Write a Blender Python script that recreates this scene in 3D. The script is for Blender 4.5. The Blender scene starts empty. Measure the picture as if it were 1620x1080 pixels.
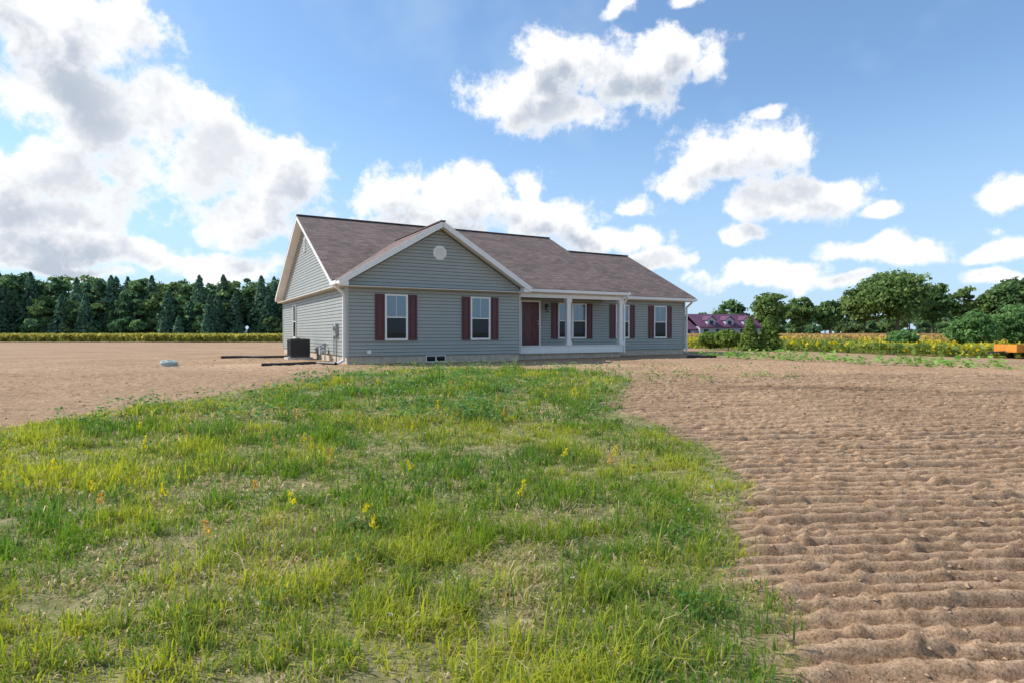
import bpy, math, random
import numpy as np
from mathutils import Vector
rng=np.random.default_rng(7); random.seed(7)
D=bpy.data; S=bpy.context.scene
S.view_settings.view_transform='Standard'; S.view_settings.look='None'; S.view_settings.exposure=0
COL=S.collection
# ------------------------------------------------------------------ noise
def _h(ix,iy,seed):
    n=(ix.astype(np.int64)*374761393+iy.astype(np.int64)*668265263+seed*974711)&0xffffffff
    n=((n^(n>>13))*1274126177)&0xffffffff
    n=n^(n>>16)
    return (n&0xffff)/65535.0
def vn(x,y,seed=0):
    ix=np.floor(x);iy=np.floor(y);fx=x-ix;fy=y-iy
    fx=fx*fx*(3-2*fx);fy=fy*fy*(3-2*fy)
    a=_h(ix,iy,seed);b=_h(ix+1,iy,seed);c=_h(ix,iy+1,seed);d=_h(ix+1,iy+1,seed)
    return (a*(1-fx)+b*fx)*(1-fy)+(c*(1-fx)+d*fx)*fy
def fbm(x,y,o=4,seed=0):
    r=0;a=.5;t=0
    for i in range(o):
        r=r+a*vn(x*2**i,y*2**i,seed+i*17);t+=a;a*=.5
    return r/t
def ss(a,b,x):
    t=np.clip((x-a)/(b-a),0,1);return t*t*(3-2*t)
def base_z(x,y):
    x=np.asarray(x,float);y=np.asarray(y,float)
    z=.5*ss(3,17,y)*(1-.3*ss(13,24,x))
    z=z+.10*(fbm(x*.11+9,y*.11,2,5)-.5)*ss(10,30,np.abs(x)+np.abs(y-20))*(1-ss(100,400,y))
    return z
POLY=np.array([(1.0,-6),(1.1,0),(1.22,2.75),(1.46,3.35),(1.62,4.05),(1.72,4.9),(2.15,5.3),(2.24,6.25),(2.44,7.98),(2.22,9.19),(1.78,10.9),(2.22,12.07),(3.05,14.5),(2.64,16.7),(.79,18.5),(-2.16,18.6),(-4.16,17.2),(-5.84,12.07),(-6.95,10.0),(-7.8,8.8),(-12,6.2),(-20,3),(-24,-6)])
def sdf(x,y):
    d=np.full(x.shape,1e9);ins=np.zeros(x.shape,bool)
    n=len(POLY)
    for i in range(n):
        ax,ay=POLY[i];bx,by=POLY[(i+1)%n]
        ex,ey=bx-ax,by-ay
        t=np.clip(((x-ax)*ex+(y-ay)*ey)/(ex*ex+ey*ey),0,1)
        d=np.minimum(d,np.hypot(x-ax-t*ex,y-ay-t*ey))
        if ay!=by:
            c=((ay>y)!=(by>y))&(x<(bx-ax)*(y-ay)/(by-ay)+ax)
            ins^=c
    return np.where(ins,d,-d)
def grassmask(x,y):
    return sdf(x,y)+(fbm(x*1.3,y*1.3,3,31)-.5)*.8
# ------------------------------------------------------------------ materials
def newmat(name):
    m=D.materials.new(name);m.use_nodes=True;nt=m.node_tree
    return m,nt,nt.nodes,nt.links,nt.nodes['Principled BSDF']
def plain(name,col,rough=.5,nscale=0,namt=.15,bump=0,metal=0,spec=.5):
    m,nt,N,L,P=newmat(name)
    P.inputs['Base Color'].default_value=(*col,1);P.inputs['Roughness'].default_value=rough
    P.inputs['Metallic'].default_value=metal;P.inputs['Specular IOR Level'].default_value=spec
    if nscale:
        tc=N.new('ShaderNodeTexCoord');no=N.new('ShaderNodeTexNoise');no.inputs['Scale'].default_value=nscale;no.inputs['Detail'].default_value=4
        L.new(tc.outputs['Object'],no.inputs['Vector'])
        mr=N.new('ShaderNodeMapRange');mr.inputs['From Min'].default_value=.3;mr.inputs['From Max'].default_value=.7
        mr.inputs['To Min'].default_value=1-namt;mr.inputs['To Max'].default_value=1+namt
        L.new(no.outputs[0],mr.inputs[0])
        mx=N.new('ShaderNodeMix');mx.data_type='RGBA';mx.blend_type='MULTIPLY';mx.inputs[0].default_value=1
        mx.inputs[6].default_value=(*col,1);L.new(mr.outputs[0],mx.inputs[7]);L.new(mx.outputs[2],P.inputs['Base Color'])
        if bump:
            b=N.new('ShaderNodeBump');b.inputs['Strength'].default_value=bump;b.inputs['Distance'].default_value=.02
            L.new(no.outputs[0],b.inputs['Height']);L.new(b.outputs[0],P.inputs['Normal'])
    return m
M_side=plain('vinyl_siding',(.325,.340,.305),.45,1.2,.05)
M_lip=plain('siding_lap_shadow',(.095,.10,.09),.7)  # darkened lip colour paints the shadow line under each siding course
M_white=plain('white_trim',(.82,.80,.76),.4,3,.04)
M_cream=plain('soffit_vinyl',(.66,.62,.54),.5,3,.04)
M_found=plain('concrete_foundation',(.52,.43,.32),.9,6,.2,.3)
M_shut=plain('burgundy_shutter',(.085,.017,.021),.4,4,.08)
M_door=plain('burgundy_door',(.10,.016,.02),.3,4,.08)
M_conc=plain('concrete_pad',(.5,.46,.42),.9,8,.15,.2)
M_black=plain('black_plastic',(.02,.02,.022),.45,10,.2)
M_dark=plain('dark_metal',(.05,.052,.055),.4,10,.15)
M_grey=plain('grey_meter_paint',(.35,.37,.38),.4,8,.08)
M_brass=plain('brushed_metal',(.4,.36,.3),.3,0,metal=1)
def glassmat(name,mixv,base,spec):
    m,nt,N,L,P=newmat(name)
    P.inputs['Base Color'].default_value=(*base,1);P.inputs['Roughness'].default_value=.1;P.inputs['Specular IOR Level'].default_value=spec
    g=N.new('ShaderNodeBsdfGlossy');g.inputs['Roughness'].default_value=.02;g.inputs['Color'].default_value=(.75,.88,1,1)
    mx=N.new('ShaderNodeMixShader');mx.inputs[0].default_value=mixv
    L.new(P.outputs[0],mx.inputs[1]);L.new(g.outputs[0],mx.inputs[2]);L.new(mx.outputs[0],N['Material Output'].inputs[0])
    return m
M_gl_up=glassmat('window_glass_upper',.12,(.045,.08,.115),.4)
M_gl_lo=glassmat('window_glass_screened',.02,(.014,.015,.018),.1)
def roofmat(name,c1,c2,c3):
    m,nt,N,L,P=newmat(name)
    P.inputs['Roughness'].default_value=.9
    uv=N.new('ShaderNodeUVMap')
    br=N.new('ShaderNodeTexBrick');br.inputs['Scale'].default_value=1
    br.inputs['Brick Width'].default_value=.32;br.inputs['Row Height'].default_value=.145;br.inputs['Mortar Size'].default_value=.006
    br.inputs['Color1'].default_value=(*c1,1);br.inputs['Color2'].default_value=(*c2,1);br.inputs['Mortar'].default_value=(*c3,1);br.inputs['Bias'].default_value=0
    L.new(uv.outputs[0],br.inputs['Vector'])
    no=N.new('ShaderNodeTexNoise');no.inputs['Scale'].default_value=14;no.inputs['Detail'].default_value=6;L.new(uv.outputs[0],no.inputs['Vector'])
    n2=N.new('ShaderNodeTexNoise');n2.inputs['Scale'].default_value=.5;n2.inputs['Detail'].default_value=3;L.new(uv.outputs[0],n2.inputs['Vector'])
    ad=N.new('ShaderNodeMath');ad.operation='ADD';L.new(no.outputs[0],ad.inputs[0]);L.new(n2.outputs[0],ad.inputs[1])
    mr=N.new('ShaderNodeMapRange');mr.inputs['From Min'].default_value=.7;mr.inputs['From Max'].default_value=1.3;mr.inputs['To Min'].default_value=.78;mr.inputs['To Max'].default_value=1.22
    L.new(ad.outputs[0],mr.inputs[0])
    mx=N.new('ShaderNodeMix');mx.data_type='RGBA';mx.blend_type='MULTIPLY';mx.inputs[0].default_value=1
    L.new(br.outputs['Color'],mx.inputs[6]);L.new(mr.outputs[0],mx.inputs[7]);L.new(mx.outputs[2],P.inputs['Base Color'])
    b=N.new('ShaderNodeBump');b.inputs['Strength'].default_value=.5;b.inputs['Distance'].default_value=.02
    L.new(br.outputs['Fac'],b.inputs['Height']);b.invert=True;L.new(b.outputs[0],P.inputs['Normal'])
    return m
M_roof=roofmat('asphalt_shingles',(.245,.170,.142),(.135,.093,.079),(.065,.047,.041))
M_proof=roofmat('purple_shingles',(.16,.06,.12),(.12,.05,.10),(.07,.03,.06))
def foliage(name,trans=.35):
    m,nt,N,L,P=newmat(name)
    N.remove(P);P=N.new('ShaderNodeBsdfDiffuse')
    at=N.new('ShaderNodeAttribute');at.attribute_name='col'
    L.new(at.outputs['Color'],P.inputs['Color'])
    tr=N.new('ShaderNodeBsdfTranslucent')
    hs=N.new('ShaderNodeHueSaturation');hs.inputs['Saturation'].default_value=1.1;hs.inputs['Value'].default_value=1.4
    L.new(at.outputs['Color'],hs.inputs['Color']);L.new(hs.outputs[0],tr.inputs['Color'])
    mx=N.new('ShaderNodeMixShader');mx.inputs[0].default_value=trans
    L.new(P.outputs[0],mx.inputs[1]);L.new(tr.outputs[0],mx.inputs[2]);L.new(mx.outputs[0],N['Material Output'].inputs[0])
    return m
M_leaf=foliage('foliage',.4);M_grass=foliage('grass_blades',.45)
M_bark=plain('bark',(.12,.10,.075),.9,6,.3)
# ------------------------------------------------------------------ mesh helpers
def npmesh(name,V,F,cols=None,mats=(),midx=None,parent=None,smooth=False):
    V=np.asarray(V,np.float32);F=np.asarray(F,np.int32)
    me=D.meshes.new(name);me.vertices.add(len(V));me.vertices.foreach_set('co',V.ravel())
    k=F.shape[1];me.loops.add(F.size);me.loops.foreach_set('vertex_index',F.ravel())
    me.polygons.add(len(F));me.polygons.foreach_set('loop_start',np.arange(0,F.size,k,dtype=np.int32))
    me.polygons.foreach_set('loop_total',np.full(len(F),k,np.int32))
    if midx is not None: me.polygons.foreach_set('material_index',np.asarray(midx,np.int32))
    me.polygons.foreach_set('use_smooth',np.full(len(F),smooth,bool))
    me.update(calc_edges=True)
    if cols is not None:
        a=me.color_attributes.new('col','FLOAT_COLOR','POINT')
        c=np.ones((len(V),4),np.float32);c[:,:cols.shape[1]]=cols;a.data.foreach_set('color',c.ravel())
    for m in mats: me.materials.append(m)
    o=D.objects.new(name,me);COL.objects.link(o)
    if parent: o.parent=parent
    return o
class PB:
    def __init__(s,fr=None): s.V=[];s.F=[];s.UV={};s.fr=fr or (lambda u,o,z:(u,o,z))
    def box(s,u0,u1,o0,o1,z0,z1):
        b=len(s.V)
        for z in(z0,z1):
            for u,o in((u0,o0),(u1,o0),(u1,o1),(u0,o1)): s.V.append(s.fr(u,o,z))
        s.F+= [(b,b+3,b+2,b+1),(b+4,b+5,b+6,b+7),(b,b+1,b+5,b+4),(b+1,b+2,b+6,b+5),(b+2,b+3,b+7,b+6),(b+3,b,b+4,b+7)]
    def poly(s,pts,uv=None):
        b=len(s.V);s.V+= [s.fr(*p) for p in pts];s.F.append(tuple(range(b,b+len(pts))))
        if uv: s.UV[len(s.F)-1]=uv
    def slab(s,pts,th,up=0,uv=None):
        n=len(pts);b=len(s.V)
        s.V+= [s.fr(p[0],p[1],p[2]+up) for p in pts]+[s.fr(p[0],p[1],p[2]+up-th) for p in pts]
        s.F.append(tuple(range(b,b+n)))
        if uv: s.UV[len(s.F)-1]=uv
        s.F.append(tuple(range(b+2*n-1,b+n-1,-1)))
        for i in range(n):
            j=(i+1)%n;s.F.append((b+i,b+n+i,b+n+j,b+j))
    def cyl(s,p0,p1,r0,r1=None,n=10,cap=True):
        r1=r0 if r1 is None else r1
        p0=Vector(p0);p1=Vector(p1);d=(p1-p0).normalized();a=d.orthogonal().normalized();c=d.cross(a);b=len(s.V)
        for p,r in((p0,r0),(p1,r1)):
            for i in range(n):
                t=2*math.pi*i/n;q=p+a*math.cos(t)*r+c*math.sin(t)*r;s.V.append(s.fr(*q))
        for i in range(n):
            j=(i+1)%n;s.F.append((b+i,b+j,b+n+j,b+n+i))
        if cap: s.F.append(tuple(range(b+n-1,b-1,-1)));s.F.append(tuple(range(b+n,b+2*n)))
    def make(s,name,mat,parent=None,bevel=0,smooth=False):
        me=D.meshes.new(name);me.from_pydata(s.V,[],s.F);me.materials.append(mat)
        if s.UV:
            uvl=me.uv_layers.new(name='UVMap')
            for pi,uv in s.UV.items():
                for k,li in enumerate(me.polygons[pi].loop_indices): uvl.data[li].uv=uv[k]
        me.update()
        if smooth:
            for p in me.polygons:p.use_smooth=True
        o=D.objects.new(name,me);COL.objects.link(o)
        if parent:o.parent=parent
        if bevel:
            md=o.modifiers.new('b','BEVEL');md.width=bevel;md.segments=2;md.limit_method='ANGLE'
        return o
def empty(name,loc=(0,0,0),rz=0):
    e=D.objects.new(name,None);e.empty_display_size=.5;COL.objects.link(e);e.location=loc;e.rotation_euler=(0,0,rz);return e
# ------------------------------------------------------------------ HOUSE
A=math.radians(29.2)
H=empty('ranch_house',(-5.79,21.0,0),A)
G=.35;FT=.79
front=lambda t0:(lambda u,o,z:(u,t0-o,z))
left=lambda s0:(lambda u,o,z:(s0-o,u,z))
back=lambda t0:(lambda u,o,z:(u,t0+o,z))
right=lambda s0:(lambda u,o,z:(s0+o,u,z))
HH=.125
side=PB();lipp=PB()
def lap(fr,z0,z1,w):
    side.fr=fr;lipp.fr=fr;z=z0
    while z<z1-.02:
        zt=min(z+HH,z1)
        a0,a1=w(z);b0,b1=w(zt)
        if a1-a0<.05: break
        if b1<b0:b0=b1=(b0+b1)/2
        zl_=z+.014
        side.poly([(a0,.020,zl_),(a1,.020,zl_),(b1,.003,zt),(b0,.003,zt)])
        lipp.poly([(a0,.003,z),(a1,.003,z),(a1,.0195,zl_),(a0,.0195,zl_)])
        z+=HH
RP=.498;RZ=6.93;RT=7.6
def mainz(t): return RZ-RP*abs(t-RT)
BP=.605;BZ=5.72
WZ=6.26;WT=7.5;WP=.51
def wb(z):
    if z<3.36:return(0,7)
    k=(z-3.36)/BP;return(k,7-k)
lap(front(0),FT,5.55,wb)
def wm(z):
    if z<3.30:return(0,14.2)
    lo=RT-(RZ-.12-z)/RP;hi=RT+(RZ-.12-z)/RP
    return(max(lo,.7),min(hi,14.2))
lap(left(0),FT,6.75,wm)
lap(right(7),FT,3.5,lambda z:(0,2.3))
lap(front(2.3),1.05,3.45,lambda z:(7,13))
lap(front(2.3),FT,3.42,lambda z:(13,18.45))
def ww(z):
    if z<3.30:return(2.3,12.7)
    k=(WZ-.12-z)/WP;return(max(2.3,WT-k),min(12.7,WT+k))
lap(right(18.45),FT,6.1,ww)
def wr(z):
    k=(RZ-.12-z)/RP;return(max(.9,RT-k),min(14.2,RT+k))
lap(right(13),3.45,6.75,wr)
lap(right(13),FT,3.45,lambda z:(12.7,14.2))
lap(back(14.2),FT,3.45,lambda z:(0,13))
lap(back(12.7),FT,3.45,lambda z:(13,18.45))
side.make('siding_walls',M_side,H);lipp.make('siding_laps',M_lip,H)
core=PB()
core.box(.01,6.99,.01,3,FT-.02,3.35);core.box(.01,12.99,2.31,14.19,FT-.02,3.35);core.box(12.9,18.44,2.31,12.69,FT-.02,3.35)
core.make('wall_core',M_side,H)
f=PB();f.box(.03,6.97,.03,2.4,G-.3,FT);f.box(.03,12.97,2.33,14.17,G-.3,FT);f.box(12.9,18.42,2.33,12.67,G-.3,FT)
f.box(7.0,12.95,.95,2.4,G-.3,.76);f.make('foundation',M_found,H)
shing=PB();slab=PB();ridge=PB()
def roofplane(pts,ue,uvs=None):
    p=[Vector(q) for q in pts];e=(p[1]-p[0]).normalized();n=(p[1]-p[0]).cross(p[2]-p[0]).normalized();v=n.cross(e)
    uv=[((q-p[0]).dot(e),(q-p[0]).dot(v)) for q in p]
    slab.slab(pts,.15);
    c=sum(p,Vector())/len(p)
    g=[]
    for q in p:
        d=q-c;g.append(tuple(q+Vector((0.035*(1 if d.x>0 else -1) if ue[0] else 0,0.035*(1 if d.y>0 else -1) if ue[1] else 0,0))))
    shing.slab(g,.035,up=.037,uv=uv)
e0=.65;zl=mainz(e0)
L0,L1=-.35,13.25
roofplane([(L0,e0,zl),(L1,e0,zl),(L1,RT,RZ),(L0,RT,RZ)],(1,0))
zb=mainz(14.55)
roofplane([(L1,14.55,zb),(L0,14.55,zb),(L0,RT,RZ),(L1,RT,RZ)],(1,0))
we=1.9;wz=WZ-WP*(WT-we)
roofplane([(12.9,we,wz),(18.85,we,wz),(18.85,WT,WZ),(12.9,WT,WZ)],(1,0))
roofplane([(18.85,2*WT-we,wz),(12.9,2*WT-we,wz),(12.9,WT,WZ),(18.85,WT,WZ)],(1,0))
bl,br_,bf=-.32,7.32,-.36;bz=BZ-BP*(3.5-bl)
ti=RT-(RZ-BZ)/RP+.15;tl=e0+.05
def rowuv(pts,s0):
    k=math.hypot(1,BP);return [(p[1],abs(p[0]-s0)*k) for p in pts]
for pts,s0 in (([(bl,tl,bz),(bl,bf,bz),(3.5,bf,BZ),(3.5,ti,BZ)],bl),([(br_,bf,bz),(br_,tl,bz),(3.5,ti,BZ),(3.5,bf,BZ)],br_)):
    slab.slab(pts,.15);shing.slab(pts,.035,up=.037,uv=rowuv(pts,s0))
shing.make('shingle_roof',M_roof,H)
slab.make('roof_fascia',M_white,H)
def beam(pb,p0,p1,w,h):
    p0=Vector(p0);p1=Vector(p1);d=(p1-p0).normalized();sd=d.cross(Vector((0,0,1))).normalized();up=sd.cross(d)
    b=len(pb.V)
    for p in(p0,p1):
        for a,c in((-w,-h),(w,-h),(w,h),(-w,h)): pb.V.append(tuple(p+sd*a/2+up*c/2))
    pb.F+=[(b,b+1,b+2,b+3),(b+7,b+6,b+5,b+4)]+[(b+i,b+4+i,b+4+(i+1)%4,b+(i+1)%4) for i in range(4)]
beam(ridge,(L0-.03,RT,RZ+.045),(L1+.03,RT,RZ+.045),.22,.04)
beam(ridge,(13.3,WT,WZ+.045),(18.9,WT,WZ+.045),.22,.04)
beam(ridge,(3.5,bf-.03,BZ+.045),(3.5,ti-.2,BZ+.045),.2,.04)
ridge.make('ridge_caps',plain('ridge_shingle',(.13,.095,.088),.9,20,.2),H)
rk=PB()
def rake(p0,p1): beam(rk,p0,p1,.03,.19)
rake((L0-.017,e0-.0,zl-.07),(L0-.017,RT,RZ-.07));rake((L0-.017,14.55,zb-.07),(L0-.017,RT,RZ-.07))
rake((L1+.017,e0,zl-.07),(L1+.017,RT,RZ-.07));rake((18.867,we,wz-.07),(18.867,WT,WZ-.07));rake((18.867,2*WT-we,wz-.07),(18.867,WT,WZ-.07))
rake((bl,bf-.017,bz-.07),(3.5,bf-.017,BZ-.07));rake((br_,bf-.017,bz-.07),(3.5,bf-.017,BZ-.07))
rk.make('rake_boards',M_white,H)
so=PB()
so.box(-.3,-.004,.02,14.3,3.24,3.27) ; so.box(-.29,7.28,-.33,-.01,bz-.19,bz-.165)
so.box(12.95,18.8,we+.03,2.29,3.24,3.27)
so.box(7.02,13.2,.72,2.29,3.28,3.30)
so.make('soffits',M_cream,H)
tr=PB()
tr.box(-.31,-.0,bf+.0,.0,3.235,3.40);tr.box(7.0,7.31,bf+.0,.0,3.235,3.40)
tr.box(7.03,13.06,.80,.98,3.12,3.33)
tr.box(12.88,13.06,.98,2.28,3.12,3.33)
tr.make('porch_beam_and_returns',M_white,H)
cp=PB()
for (a,b_,c,d_) in((-.028,.07,-.028,.07),(6.93,7.028,-.028,.07),(-.028,.07,14.13,14.228),(18.38,18.478,2.272,2.36)): cp.box(a,b_,c,d_,FT-.01,3.3)
cp.make('corner_posts',plain('corner_trim',(.42,.43,.40),.45,3,.05),H)
dk=PB();dk.box(7.03,13.02,.86,2.28,.98,1.04);dk.make('porch_floor',M_conc,H)
dk=PB();dk.box(7.03,13.05,.82,.858,.74,1.03);dk.box(13.022,13.05,.858,2.28,.74,1.03);dk.box(7.03,13.08,.79,.86,1.03+.012,1.03+.05);dk.make('porch_skirt',M_white,H)
for i,cs in enumerate((10.0,12.95)):
    c=PB()
    c.box(cs-.14,cs+.14,.80,1.06,1.083,1.20);c.box(cs-.125,cs+.125,.815,1.045,1.20,1.25)
    c.box(cs-.10,cs+.10,.84,1.02,1.25,2.92);c.box(cs-.125,cs+.125,.815,1.045,2.92,2.97);c.box(cs-.14,cs+.14,.80,1.06,2.97,3.118)
    c.make('porch_column_%d'%(i+1),M_white,H,bevel=.008)
c=PB();c.box(7.035,7.12,.84,1.02,1.083,3.118);c.make('porch_pilaster',M_white,H)
gt=PB()
def gutter(u0,u1,o,z):
    gt.box(u0,u1,o-.11,o-.002,z-.13,z-.115);gt.box(u0,u1,o-.125,o-.11,z-.13,z-.01);gt.box(u0,u0+.01,o-.11,o-.002,z-.115,z-.01);gt.box(u1-.01,u1,o-.11,o-.002,z-.115,z-.01)
gutter(7.36,L1,e0,zl+.005);gutter(13.3,18.85,we,wz+.005)
gt.box(bl-.125,bl-.11,bf+.02,e0-.05,bz-.13,bz-.005);gt.box(bl-.11,bl-.002,bf+.02,e0-.05,bz-.13,bz-.118)
gt.make('gutters',M_white,H)
ds=PB()
def spout(pts,w=.075):
    for a,b_ in zip(pts[:-1],pts[1:]): 
        if abs(a[0]-b_[0])+abs(a[1]-b_[1])<.001: ds.box(a[0]-w/2,a[0]+w/2,a[1]-w/2,a[1]+w/2,min(a[2],b_[2]),max(a[2],b_[2]))
        else: beam(ds,a,b_,w*.98,w*.98)
spout([(-.37,.02,bz-.12),(-.37,.02,bz-.2),(-.07,.10,2.98),(-.07,.10,.62)])
beam(ds,(-.07,.10,.66),(-.35,-.12,.56),.073,.073)
spout([(13.12,.6,zl-.12),(13.12,.6,zl-.2),(13.12,.84,2.95),(13.12,.84,.7)])
spout([(18.52,1.84,wz-.12),(18.52,1.84,wz-.2),(18.52,2.22,2.95),(18.52,2.22,.62)])
ds.make('downspouts',M_white,H)
wf=PB();gu=PB();gl=PB();sh=PB()
def window(fr,c,w,z0,z1,mull=False):
    for P_ in(wf,gu,gl): P_.fr=fr
    u0,u1=c-w/2,c+w/2;t=.055
    wf.box(u0,u0+t,.0,.06,z0,z1);wf.box(u1-t,u1,.0,.06,z0,z1);wf.box(u0+t,u1-t,.0,.06,z1-t,z1);wf.box(u0+t,u1-t,.0,.07,z0,z0+t)
    zm=(z0+z1)/2
    cells=[(u0+t,u1-t)]
    if mull:
        wf.box(c-.05,c+.05,.0,.06,z0+t,z1-t);cells=[(u0+t,c-.05),(c+.05,u1-t)]
    for a,b_ in cells:
        wf.box(a,b_,.02,.052,zm-.02,zm+.02)
        gu.box(a,b_,.024,.030,zm+.02,z1-t);gl.box(a,b_,.024,.036,z0+t,zm-.02)
        r=.016
        wf.box(a,a+r,.03,.045,z0+t,zm-.02);wf.box(b_-r,b_,.03,.045,z0+t,zm-.02);wf.box(a+r,b_-r,.03,.045,z0+t,z0+t+r)
        wf.box(a,a+r,.03,.045,zm+.02,z1-t);wf.box(b_-r,b_,.03,.045,zm+.02,z1-t)
        m=(a+b_)/2
        wf.box(m-.007,m+.007,.03,.036,zm+.02,z1-t)
def shutter(fr,u0,w,z0,z1):
    sh.fr=fr;u1=u0+w;t=.055;zm=(z0+z1)/2
    sh.box(u0,u1,.021,.028,z0,z1)
    sh.box(u0,u0+t,.028,.052,z0,z1);sh.box(u1-t,u1,.028,.052,z0,z1)
    for a,b_ in((z0,z0+.07),(zm-.04,zm+.04),(z1-.07,z1)): sh.box(u0+t,u1-t,.028,.052,a,b_)
    for a,b_ in((z0+.07,zm-.04),(zm+.04,z1-.07)):
        sh.box(u0+t+.025,u1-t-.025,.028,.044,a+.025,b_-.025)
def wsh(t0,c,w,mull=False):
    fr=front(t0);window(fr,c,w,1.34,3.0,mull)
    shutter(fr,c-w/2-.36,.34,1.34,3.0);shutter(fr,c+w/2+.02,.34,1.34,3.0)
wsh(0,1.8,.86);wsh(0,5.2,.86);wsh(2.3,11.17,1.62,True);wsh(2.3,14.2,.86);wsh(2.3,16.7,.86)
window(left(0),10.3,.86,1.34,3.0)
window(back(14.2),3,1.2,1.34,3.0);window(back(14.2),9,1.2,1.34,3.0)
wf.fr=front(.03);gl.fr=front(.03);wf.box(2.95,3.75,0,.03,.53,.56);wf.box(2.95,3.75,0,.03,.75,.78);wf.box(2.95,2.98,0,.03,.56,.75);wf.box(3.72,3.75,0,.03,.56,.75);wf.box(3.33,3.37,0,.03,.56,.75)
gl.box(2.98,3.33,0,.012,.56,.75);gl.box(3.37,3.72,0,.012,.56,.75)
wf.make('window_frames',M_white,H);gu.make('window_panes_upper',M_gl_up,H);gl.make('window_panes_lower',M_gl_lo,H);sh.make('shutters',M_shut,H)
fr=front(2.3);d=PB(fr);dc=8.85
d.box(dc-.455,dc+.455,.02,.04,1.06,3.0)
for (a,b_) in((-.33,-.05),(.05,.33)):
    for z0,z1 in((1.2,1.75),(1.87,2.5),(2.62,2.86)):
        d.box(dc+a,dc+b_,.04,.050,z0,z1);d.box(dc+a+.05,dc+b_-.05,.05,.062,z0+.05,z1-.05)
d.make('front_door',M_door,H,bevel=.004)
d=PB(fr);d.box(dc-.54,dc-.457,0,.06,1.045,3.08);d.box(dc+.457,dc+.54,0,.06,1.045,3.08);d.box(dc-.457,dc+.457,0,.06,3.002,3.08);d.make('door_frame',M_white,H)
d=PB(fr);d.cyl((dc+.38,.04,2.0),(dc+.38,.10,2.0),.03);d.cyl((dc+.38,.04,2.15),(dc+.38,.07,2.15),.028);d.make('door_knob',M_brass,H)
d=PB(fr);u=9.72
d.box(u-.06,u+.06,.0,.03,2.7,2.92);d.cyl((u,.03,2.88),(u,.14,2.93),.012);d.cyl((u,.14,2.93),(u,.14,2.86),.012)
d.cyl((u,.14,2.86),(u,.14,2.80),.03,.10,6)
for i in range(6):
    t=i*math.pi/3;d.cyl((u+.08*math.cos(t),.14+.08*math.sin(t),2.80),(u+.06*math.cos(t),.14+.06*math.sin(t),2.58),.008,n=4)
d.cyl((u,.14,2.58),(u,.14,2.54),.07,.03,6);d.make('porch_lantern',M_black,H)
d=PB(fr);d.cyl((u,.14,2.6),(u,.14,2.79),.03);d.make('lantern_glass',plain('frosted_glass',(.6,.6,.55),.2),H)
d=PB(front(0))
def octo(r,o0,o1,zc=4.62,uc=3.5):
    P0=[(uc+r*math.cos(math.pi/8+k*math.pi/4),zc+r*math.sin(math.pi/8+k*math.pi/4)) for k in range(8)]
    b=len(d.V)
    for o in(o0,o1):
        for (a,z) in P0:d.V.append(d.fr(a,o,z))
    d.F.append(tuple(range(b+8,b+16)))
    for k in range(8): d.F.append((b+k,b+(k+1)%8,b+8+(k+1)%8,b+8+k))
octo(.28,0,.035);octo(.225,.035,.042)
for k in range(9):
    z=4.62-.18+k*.045;hw=min(.2,.2-(abs(z-4.62)-.09)*.9 if abs(z-4.62)>.09 else .2)
    d.poly([(3.5-hw,.046,z),(3.5+hw,.046,z),(3.5+hw,.06,z-.02),(3.5-hw,.06,z-.02)])
d.make('gable_vent',M_white,H)
d=PB(left(0));d.box(7.35,7.85,.0,.03,5.3,6.0)
for k in range(10): d.poly([(7.38,.032,5.34+k*.063),(7.82,.032,5.34+k*.063),(7.82,.05,5.30+k*.063),(7.38,.05,5.30+k*.063)])
d.make('louver_vent',plain('vent_grey',(.5,.52,.5),.5,4,.05),H)
d=PB(left(0));d.box(1.15,1.42,.0,.12,1.5,1.95);d.cyl((1.285,.12,1.78),(1.285,.2,1.78),.09);d.cyl((1.285,.06,.5),(1.285,.06,1.5),.025);d.box(1.6,1.85,0,.09,1.45,1.75)
d.cyl((1.72,.05,.8),(1.72,.05,1.45),.018);d.make('electric_meter',M_grey,H)
d=PB(left(0));d.cyl((2.3,.25,.45),(2.3,.25,.95),.02);d.cyl((2.3,.25,.95),(2.6,.25,.95),.02);d.cyl((2.6,.25,.85),(2.6,.25,.97),.09);d.box(2.75,3.0,.12,.34,.78,1.08);d.cyl((2.6,.25,.95),(2.8,.25,1.02),.02);d.cyl((2.9,.0,1.15),(2.9,.25,1.15),.02);d.cyl((2.9,.25,1.08),(2.9,.25,1.15),.02)
d.make('gas_meter',M_grey,H)
d=PB(front(0));d.box(.72,.86,.0,.05,.88,1.0);d.box(.745,.835,.05,.06,.90,.98);d.make('outlet_cover',M_white,H)
d=PB(left(0));d.box(3.3,3.36,.02,.06,.9,1.2);d.cyl((3.33,.04,1.2),(4.1,.28,.95),.02);d.make('refrigerant_line',M_black,H)
AC=empty('air_conditioner_unit')
AC.location=(-5.79+math.cos(A)*(-.72)-math.sin(A)*5.2,21+math.sin(A)*(-.72)+math.cos(A)*5.2,.52);AC.rotation_euler=(0,0,A)
d=PB();d.box(-.5,.5,-.5,.5,-.15,.09);d.make('pad',M_conc,AC)
d=PB();d.box(-.36,.36,-.36,.36,.1,.80);d.make('coil',M_black,AC,bevel=.03)
d=PB();d.box(-.39,.39,-.39,.39,.092,.16);d.box(-.39,.39,-.39,.39,.78,.84)
for sx in(-1,1):
    for sy in(-1,1): d.box(sx*.375-.02,sx*.375+.02,sy*.375-.02,sy*.375+.02,.16,.78)
for k in range(17):
    q=-.32+k*.04
    for sg in(-1,1):
        d.box(q-.004,q+.004,sg*.378-.004,sg*.378+.004,.16,.78);d.box(sg*.378-.004,sg*.378+.004,q-.004,q+.004,.16,.78)
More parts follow.
